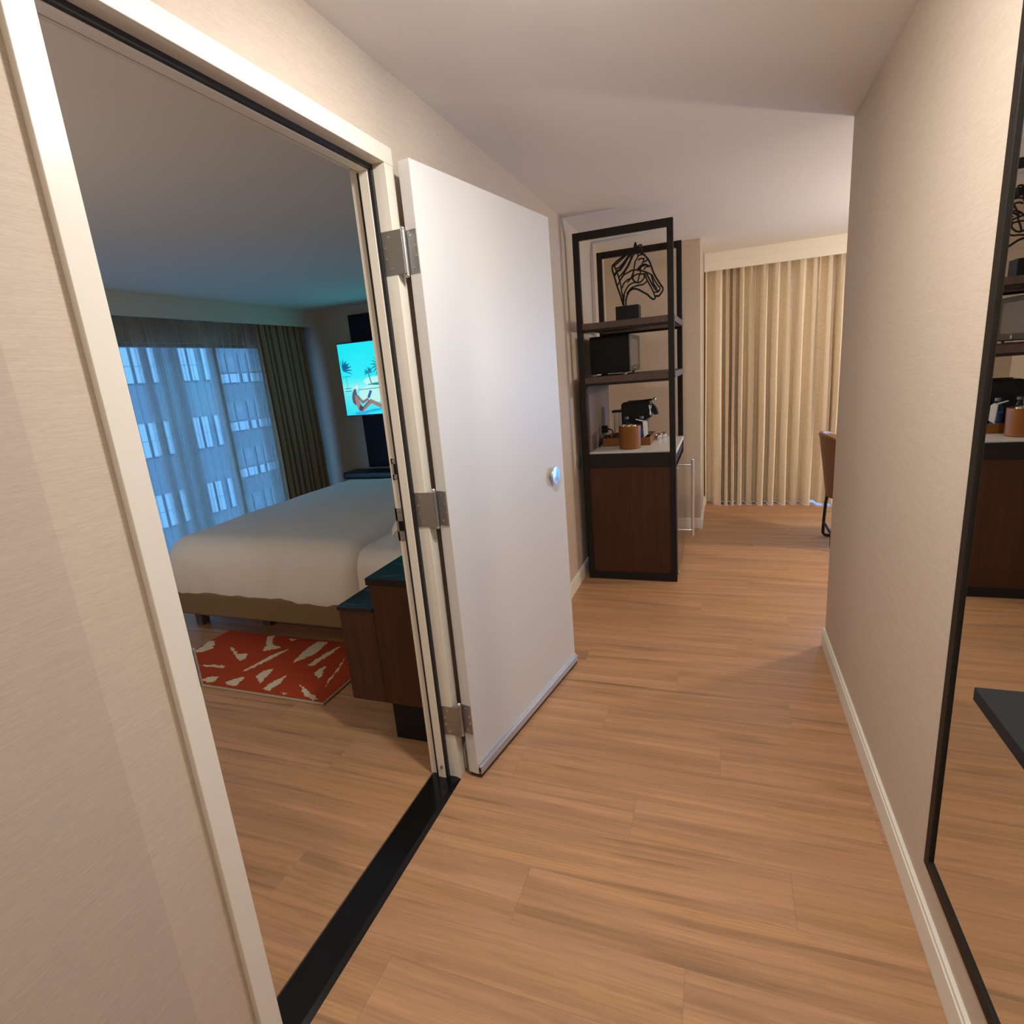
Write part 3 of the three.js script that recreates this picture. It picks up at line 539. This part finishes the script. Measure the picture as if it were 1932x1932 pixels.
{
  const rows = 16, pos = [], uv = [], idx = [], path = [];
  const bundles = [[2.1, .06], [2.9, .05], [3.42, .05], [3.72, .030], [3.87, .030], [4.01, .045], [4.47, .042], [4.98, .022], [5.08, .03]];
  for (let z = 1.4, c = 0; z < 5.12; c += .006) { // walk along the cloth; gathers take up more cloth per metre of track
    path.push([z, c]); let k = 1.45; for (const [b, w] of bundles) k += 7.5 * Math.exp(-((z - b) ** 2) / (2 * w * w)); z += .006 / k;
  }
  const n = path.length - 1;
  for (let j = 0; j <= rows; j++) for (let i = 0; i <= n; i++) {
    const v = j / rows, [z, c] = path[i], y = 2.30 + (.03 - 2.30) * v;
    const ph = c * 2 * Math.PI / .130 + 1.6 * N(z * 1.9, .3, 1.1) + .5 * N(z * 3, v * 1.2, 5.2);
    const a = .026 + .010 * N(z * 5, 2.2, .7) + .006 * v;
    pos.push(-4.80 + a * Math.sin(ph), y, -(z + .010 * Math.sin(2 * ph + .6) + .030 * N(z * 2.4, v * 1.4, 9.9) * v)); uv.push(z, y);
  }
  for (let j = 0; j < rows; j++) for (let i = 0; i < n; i++) { const a = j * (n + 1) + i, b = a + 1, c = a + n + 1, d = c + 1; idx.push(a, c, b, b, c, d); }
  const g = new THREE.BufferGeometry(); g.setAttribute('position', new THREE.Float32BufferAttribute(pos, 3)); g.setAttribute('uv', new THREE.Float32BufferAttribute(uv, 2)); g.setIndex(idx); g.computeVertexNormals();
  part(sheer, 'cloth', g, sheerMat);
  part(sheer, 'track', rbox(-4.815, -4.785, 2.30, 2.315, 1.3, 5.8, .002), trimPaint);
}
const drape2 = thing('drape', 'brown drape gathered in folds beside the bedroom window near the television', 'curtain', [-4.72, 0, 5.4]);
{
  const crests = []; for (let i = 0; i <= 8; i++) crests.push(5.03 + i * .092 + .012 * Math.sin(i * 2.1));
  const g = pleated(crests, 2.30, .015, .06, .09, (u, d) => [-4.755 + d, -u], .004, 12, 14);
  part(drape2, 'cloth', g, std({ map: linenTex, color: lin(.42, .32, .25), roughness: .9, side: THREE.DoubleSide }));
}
const media = thing('media_unit', 'black wall board and low ledge behind the bedroom television', 'media unit', [-3.4, 0, 5.8]);
part(media, 'wall_board', rbox(-4.12, -2.7, .50, 2.295, 5.86, ZBED - .001, .003), phy({ color: lin(.008, .009, .011), roughness: .6, specularIntensity: .35 }));
part(media, 'ledge', rbox(-4.33, -2.6, .40, .485, 5.58, 5.86, .03, 4), std({ color: lin(.012, .012, .014), roughness: .45 }));
part(media, 'support', rbox(-4.05, -2.8, .0, .40, 5.70, 5.915, .004), std({ color: lin(.012, .012, .014), roughness: .6 }));
const tvTex = canvasTex(1024, 576, (c, w, h) => {
  const sky = c.createLinearGradient(0, 0, 0, h); sky.addColorStop(0, '#19f4ff'); sky.addColorStop(.45, '#2cf6ff'); sky.addColorStop(.62, '#9ffcf4'); sky.addColorStop(.66, '#7df6f2'); sky.addColorStop(1, '#25ecff');
  c.fillStyle = sky; c.fillRect(0, 0, w, h);
  const S = w / 1024;
  c.fillStyle = '#c9fff2'; c.beginPath(); c.ellipse(300, 410, 150, 70, 0, 0, 7); c.fill(); c.beginPath(); c.ellipse(320, 310, 110, 36, 0, 0, 7); c.fill();
  const palm = (x, y, L, a0, a1, n, col) => { c.fillStyle = col; for (let i = 0; i < n; i++) { const a = a0 + (a1 - a0) * i / (n - 1), ex = x + L * Math.cos(a), ey = y + L * Math.sin(a); c.beginPath(); c.moveTo(x, y); c.quadraticCurveTo((x + ex) / 2 - 6, (y + ey) / 2 - 22, ex, ey); c.quadraticCurveTo((x + ex) / 2 + 8, (y + ey) / 2 + 2, x, y); c.fill(); } };
  palm(24, 214, 96, -1.75, .35, 7, '#0b6f9e'); palm(20, 200, 80, -1.3, -.2, 4, '#0a5a94');
  palm(392, 190, 100, 2.2, 4.6, 8, '#1f8f93');
  palm(268, 238, 44, 2.6, 6.8, 9, '#0c7f8e');
  c.strokeStyle = '#0c7f8e'; c.lineWidth = 9; c.beginPath(); c.moveTo(268, 238); c.quadraticCurveTo(272, 290, 284, 330); c.stroke();
  c.fillStyle = '#1a8c8c'; c.beginPath(); c.ellipse(345, 334, 70, 10, 0, 0, 7); c.fill(); c.fillRect(250, 332, 130, 7);
  c.strokeStyle = '#15a8b0'; c.lineWidth = 4; c.beginPath(); c.moveTo(45, 262); c.lineTo(48, 350); c.stroke(); c.lineWidth = 5; c.beginPath(); c.moveTo(12, 262); c.lineTo(90, 258); c.stroke();
  c.fillStyle = '#0d8fd0'; c.fillRect(18, 352, 62, 6); c.fillRect(18, 374, 62, 6);
  c.strokeStyle = '#2fa9ae'; c.lineWidth = 6; c.beginPath(); c.moveTo(150, 372); c.lineTo(1024, 350); c.stroke();
  // reclining sunbather with a sun hat reading a tablet
  c.fillStyle = '#5a4a55'; c.beginPath(); c.moveTo(120, 352); c.quadraticCurveTo(66, 400, 78, 470); c.lineTo(102, 500); c.lineTo(130, 420); c.closePath(); c.fill();
  c.fillStyle = '#f0f4e8'; c.beginPath(); c.moveTo(92, 372); c.quadraticCurveTo(116, 342, 150, 330); c.lineTo(142, 370); c.quadraticCurveTo(118, 352, 92, 372); c.fill();
  c.fillStyle = '#a9806f'; c.beginPath(); c.moveTo(108, 410); c.quadraticCurveTo(140, 430, 150, 480); c.lineTo(178, 546); c.lineTo(128, 548); c.quadraticCurveTo(96, 480, 108, 410); c.fill();
  c.strokeStyle = '#93695c'; c.lineWidth = 20; c.lineCap = 'round'; c.beginPath(); c.moveTo(132, 424); c.lineTo(172, 476); c.lineTo(226, 452); c.stroke();
  c.strokeStyle = '#a87a64'; c.lineWidth = 32; c.beginPath(); c.moveTo(158, 536); c.lineTo(256, 470); c.lineTo(360, 520); c.stroke(); c.strokeStyle = '#7d5a55'; c.lineWidth = 14; c.beginPath(); c.moveTo(176, 516); c.lineTo(238, 466); c.stroke();
  c.fillStyle = '#3b2a4c'; c.beginPath(); c.moveTo(146, 490); c.lineTo(178, 520); c.lineTo(150, 548); c.lineTo(128, 530); c.fill();
  c.fillStyle = '#1060a8'; c.save(); c.translate(252, 410); c.rotate(-1.05); c.fillRect(-36, -10, 66, 22); c.restore();
  c.fillStyle = '#17b4ee'; c.beginPath(); c.ellipse(150, 562, 70, 12, 0, 0, 7); c.fill(); c.beginPath(); c.ellipse(270, 545, 90, 10, -.1, 0, 7); c.fill();
});
const tv = thing('television', 'wall mounted bedroom television showing a cyan poolside picture', 'television', [-3.5, 1.16, 5.8]);
{
  const x0 = -4.25, x1 = -2.79, y0 = 1.152, y1 = 1.975;
  part(tv, 'bezel', rbox(x0 - .012, x1 + .012, y0 - .012, y1 + .012, 5.752, 5.80, .004), blackPlastic);
  part(tv, 'mount', rbox(-3.7, -3.3, 1.4, 1.7, 5.80, 5.859, .003), matteBlack);
  const g = new THREE.PlaneGeometry(x1 - x0, y1 - y0); g.translate((x0 + x1) / 2, (y0 + y1) / 2, -5.7515);
  part(tv, 'television_screen', g, std({ color: lin(.01, .01, .01), roughness: .3, emissive: lin(1.1, 1.12, 1.12), emissiveMap: tvTex, emissiveIntensity: .78 }), 'bright screen with palms and a sunbather');
  const l = new THREE.RectAreaLight(lin(.10, .6, 1), .02, x1 - x0, y1 - y0); l.position.set((x0 + x1) / 2 + 3.5, (y0 + y1) / 2 - 1.16, .06); l.rotation.y = Math.PI; tv.add(l);
  l.rotation.set(0, Math.PI, 0);
}

// ---------------------------------------------------------------- bedroom: bed, pillows, rug, nightstand
const cottonMat = std({ color: lin(.84, .83, .80), roughness: .95 });
const bed = thing('bed', 'king bed on a low tan upholstered frame in the dim bedroom', 'bed', [-2.25, 0, 3.45]);
{
  const uph = std({ color: lin(.22, .155, .075), roughness: .85 });
  part(bed, 'side_rail', rbox(-3.43, -1.14, .135, .300, 2.435, 2.52, .02, 3), uph, 'tan upholstered side rail');
  part(bed, 'side_rail', rbox(-3.43, -1.14, .135, .300, 4.42, 4.505, .02, 3), uph);
  part(bed, 'foot_rail', rbox(-3.44, -3.36, .135, .300, 2.50, 4.44, .02, 3), uph);
  part(bed, 'base', box(-3.36, -1.14, .17, .24, 2.52, 4.42), matteBlack);
  part(bed, 'mattress', rbox(-3.36, -1.16, .24, .595, 2.475, 4.46, .11, 5), cottonMat, 'white sheeted mattress');
  for (const [x, z] of [[-3.34, 2.58], [-2.83, 2.66], [-1.3, 2.6], [-3.34, 4.36], [-1.3, 4.36]]) part(bed, 'leg', rbox(x - .03, x + .03, 0, .17, z - .03, z + .03, .004), std({ color: lin(.10, .08, .07), roughness: .6 }));
  part(bed, 'headboard', rbox(-1.14, XB, .10, 1.25, 2.42, 4.52, .02, 3), uph, 'upholstered headboard');
}
const duvet = thing('duvet', 'smooth white duvet covering the king bed', 'duvet', [-2.65, .29, 3.47]);
{
  const w = 1.53, h = .47, d = 2.05, r = .14, g0 = new THREE.BoxGeometry(w, h, d, 60, 22, 78), p = g0.attributes.position;
  const cl = (v, m) => Math.max(-m, Math.min(m, v));
  for (let i = 0; i < p.count; i++) { // round the box off
    const q = new THREE.Vector3().fromBufferAttribute(p, i), c = new THREE.Vector3(cl(q.x, w / 2 - r), cl(q.y, h / 2 - r), cl(q.z, d / 2 - r)), o = q.clone().sub(c);
    if (o.lengthSq() > 1e-9) { o.normalize().multiplyScalar(r); q.copy(c).add(o); } p.setXYZ(i, q.x, q.y, q.z);
  }
  for (let i = 0; i < p.count; i++) {
    let x = p.getX(i), y = p.getY(i), z = p.getZ(i);
    const up = (y + h / 2) / h, ex = Math.abs(x) / (w / 2), ez = Math.abs(z) / (d / 2);
    const crown = .040 * (1 - Math.pow(ex, 2.2)) * (1 - Math.pow(ez, 2.2)) * up;
    const wr = .012 * N(x * 2.6, y * 3, z * 2.6) + .007 * N(x * 8 + z * 3, y * 4, z * 5) + .014 * Math.max(0, .8 - up) * N(x * 13, y * 3, z * 13);
    const bulge = .016 * Math.pow(Math.sin(Math.PI * Math.min(1, Math.max(0, up))), 2);
    z += Math.sign(z) * bulge * Math.pow(ez, 4); if (x < 0) x -= bulge * Math.pow(ex, 4);
    p.setXYZ(i, x + wr * .6, y + crown + wr * .6, z + wr);
  }
  g0.deleteAttribute('normal'); g0.deleteAttribute('uv');
  const g1 = mergeVertices(g0, 1e-4); g1.computeVertexNormals(); g1.translate(-2.655, .165 + h / 2, -3.47);
  part(duvet, 'cover', metricUV(g1), cottonMat);
}
function pillow(x, y, z, w, h, d, rot, label) {
  const g0 = new THREE.SphereGeometry(1, 40, 28), p = g0.attributes.position;
  for (let i = 0; i < p.count; i++) {
    let a = p.getX(i), b = p.getY(i), c = p.getZ(i); const sg = v => Math.sign(v) * Math.pow(Math.abs(v), .55);
    const X = sg(a), Z = sg(c), e = Math.max(Math.abs(X), Math.abs(Z));
    p.setXYZ(i, X * w / 2, b * h / 2 * (1 - .35 * Math.pow(e, 6)) + .006 * N(a * 4, b * 4, c * 4), Z * d / 2);
  }
  g0.computeVertexNormals();
  const t = thing('pillow', label, 'pillow', [x, y, z], { group: 'pillows at the head of the bed' }); t.rotation.set(rot[0], rot[1], rot[2]);
  const m = new THREE.Mesh(metricUV(g0), cottonMat); m.name = 'case'; t.add(m);
  const edge = []; for (let i = 0; i < 48; i++) { const q = i / 48 * 2 * Math.PI, f = v => Math.sign(v) * Math.pow(Math.abs(v), .55); edge.push([f(Math.cos(q)) * w / 2, 0, f(Math.sin(q)) * d / 2]); }
  const e = new THREE.Mesh(tube(edge, .004, 96, 6, true), cottonMat); e.name = 'piping'; t.add(e);
}
pillow(-1.565, .80, 2.91, .52, .18, .78, [0, 0, .72], 'white pillow propped against the headboard at the near side of the bed');
pillow(-1.565, .80, 3.97, .52, .18, .78, [0, 0, .72], 'white pillow propped against the headboard at the far side of the bed');

const rugTex = canvasTex(1210, 590, (c, w, h) => {   // u along -x from the window end, v from the near edge
  c.fillStyle = '#a2380a'; c.fillRect(0, 0, w, h);
  seed = 99; for (let i = 0; i < 5200; i++) { c.fillStyle = `rgba(${130 + 80 * rnd() | 0},${34 + 40 * rnd() | 0},${4 + 10 * rnd() | 0},.22)`; c.fillRect(rnd() * w, rnd() * h, 5 + 14 * rnd(), 3 + 5 * rnd()); }
  const rough = (pts) => { // ragged dyed patch
    c.fillStyle = '#d2c5aa'; c.beginPath();
    pts.forEach((p, i) => { const q = pts[(i + 1) % pts.length]; for (let k = 0; k < 9; k++) { const t = k / 9, x = p[0] + (q[0] - p[0]) * t + (rnd() - .5) * 13, y = p[1] + (q[1] - p[1]) * t + (rnd() - .5) * 13; i + k ? c.lineTo(x, y) : c.moveTo(x, y); } });
    c.closePath(); c.fill();
  };
  [[[13,306],[14,217],[-25,152],[39,157],[112,235],[86,293]],[[202,200],[238,201],[336,260],[399,248],[435,306],[417,334],[332,278]],[[345,24],[384,8],[460,114],[553,140],[516,173],[474,207],[424,121]],[[502,24],[569,20],[569,56]],[[730,26],[811,20],[823,180],[767,286],[730,149]],[[621,136],[611,221],[589,306],[559,421],[533,434],[551,330],[573,213]],[[921,34],[924,160],[911,288],[871,296],[883,168],[903,80]],[[199,435],[279,407],[371,399],[393,425],[303,429]],[[371,562],[387,523],[442,504],[464,556],[436,576]],[[534,548],[561,500],[601,471],[615,524],[626,563],[562,566]],[[659,458],[657,399],[703,361],[724,430],[742,517]],[[831,407],[856,472],[851,566],[798,558],[802,484]],[[970,474],[1049,510],[1170,570],[1144,583],[1070,556]],[[915,559],[969,559],[961,580]],[[984,273],[1038,378],[1029,394],[968,357]],[[1033,153],[1091,294],[1111,403],[1134,472],[1095,393],[1074,284]]].forEach(rough);
});
const rug = thing('bedside_rug', 'rust red rug with ragged cream patches beside the bed', 'rug', [-2.42, 0, 2.22]);
{
  const x0 = -3.035, x1 = -1.815, z0 = 1.922, z1 = 2.515;
  const side = rbox(x0, x1, 0.0005, .011, z0, z1, .004); part(rug, 'bound_edge', side, std({ color: lin(.42, .34, .25), roughness: 1 }), 'pale bound edge');
  const g = new THREE.PlaneGeometry(x1 - x0 - .018, z1 - z0 - .018, 60, 30); g.rotateX(-Math.PI / 2);
  const p = g.attributes.position; for (let i = 0; i < p.count; i++) p.setY(i, .0012 * N(p.getX(i) * 20, p.getZ(i) * 20, .4));
  g.computeVertexNormals(); g.translate((x0 + x1) / 2, .0128, -(z0 + z1) / 2);
  const rb = dataTex(512, 256, (u, v) => { const s = 128 + 200 * pn(u, v, 256, 128, 5); return [s, s, s]; }, false);
  part(rug, 'pile', g, std({ map: rugTex, bumpMap: rb, bumpScale: .002, roughness: 1 }));
}
const marble = canvasTex(512, 512, (c, w, h) => {
  c.fillStyle = '#10161f'; c.fillRect(0, 0, w, h); c.strokeStyle = '#b9c6cf';
  seed = 31; for (let i = 0; i < 7; i++) { c.lineWidth = 1 + 3 * rnd(); c.globalAlpha = .35 + .5 * rnd(); c.beginPath(); let x = rnd() * w, y = rnd() * h; c.moveTo(x, y); for (let k = 0; k < 9; k++) { x += 20 + 50 * rnd(); y += (rnd() - .5) * 60; c.lineTo(x, y); } c.stroke(); }
  c.globalAlpha = 1;
});
marble.repeat.set(2.2, 2.2);
const marbleMat = phy({ map: marble, roughness: .12 });
const ns = thing('nightstand', 'two tier dark wood nightstand with veined black marble tops beside the bed', 'nightstand', [-1.28, 0, 2.05]);
{
  const z0 = 1.76, z1 = 2.40;
  part(ns, 'lower_body', rbox(-1.490, -1.322, .19, .602, z0, z1, .003), walnut);
  part(ns, 'upper_body', rbox(-1.321, XB, .19, .722, z0, z1, .003), walnut);
  part(ns, 'marble_top', rbox(-1.496, -1.322, .602, .620, z0 - .004, z1, .002), marbleMat, 'veined black marble lower top');
  part(ns, 'marble_top', rbox(-1.335, XB, .722, .752, z0 - .004, z1, .002), marbleMat, 'veined black marble raised top');
  part(ns, 'plinth', rbox(-1.32, XB, 0, .19, z0 + .034, z1 - .03, .003), matteBlack);
  const d = part(ns, 'drawer', rbox(-1.502, -1.490, .22, .585, z0 + .02, z1 - .02, .003), walnut);
}

// ---------------------------------------------------------------- the buildings across the street
const facadeMat = std({ color: lin(.11, .12, .125), roughness: .9 }), paleMat = std({ color: lin(.25, .265, .265), roughness: .6 }), slabMat = std({ color: lin(.155, .165, .165), roughness: .9 }), darkGlass = phy({ color: lin(.12, .13, .135), roughness: .3, specularIntensity: .5 });
const bA = thing('apartment_building', 'nearer office wing with tall pale windows seen through the sheer curtain', 'building', [-22, 0, 12]);
{
  part(bA, 'wall', box(-27.9, -20.6, -22, 26, -8, 19.1), facadeMat);
  const cols = [];
  for (let z = 15.05 - 2.42 * 2; z < 18.9; z += 2.42) cols.push(z);
  for (let f = -2; f <= 2; f++) {
    const y0 = -.56 - 2.78 * (f - 0), yb = y0, yt = y0 + 1.32;
    if (yb > 7 || yt < -7) continue;
    for (const z of cols) for (const [a, b] of [[.0, .28], [.43, .72], [1.08, 1.30]]) {
      const zz = z; if (zz + b > 18.9 || zz < 12.2) continue;
      const w = part(bA, 'window', rbox(-20.6, -20.54, yb, yt, zz + a - .02, zz + b + .02, .01), slabMat);
      part(w, 'pane', box(-20.54, -20.53, yb + .03, yb + .62, zz + a, zz + b), paleMat);
      part(w, 'pane', box(-20.54, -20.53, yb + .65, yt - .03, zz + a, zz + b), paleMat);
    }
  }
}
const bB = thing('apartment_building', 'farther wing with rows of low pale panels seen through the sheer curtain', 'building', [-30, 0, 30]);
{
  part(bB, 'wall', box(-40, -28.1, -22, 26, 19.0, 60), facadeMat);
  for (let f = -2; f <= 2; f++) {
    const y0 = -.62 - 2.88 * f;
    for (let z = 21.3; z < 36; z += 2.45) {
      for (const [a, b] of [[0, .74], [.82, 1.55], [1.80, 2.20]]) {
        const s = part(bB, 'panel', rbox(-28.1, -28.0, y0, y0 + .52, z + a, z + b, .01), paleMat, 'pale spandrel panel');
        const w = part(bB, 'window', box(-28.1, -28.06, y0 + .62, y0 + 1.75, z + a, z + b), darkGlass);
        if (((z * 7 + f * 3 + a * 11) | 0) % 3 === 0) part(w, 'blind', box(-28.06, -28.05, y0 + 1.05, y0 + 1.45, z + a + .08, z + b - .16), slabMat);
      }
    }
  }
}
const street = struct('ground', 'street between the buildings', 'ground', [-15, -22, 10]);
part(street, 'asphalt', box(-60, 40, -22.5, -22, -60, 80), std({ color: lin(.12, .12, .12), roughness: 1 }));

shadows(scene);
renderer.render(scene, camera);
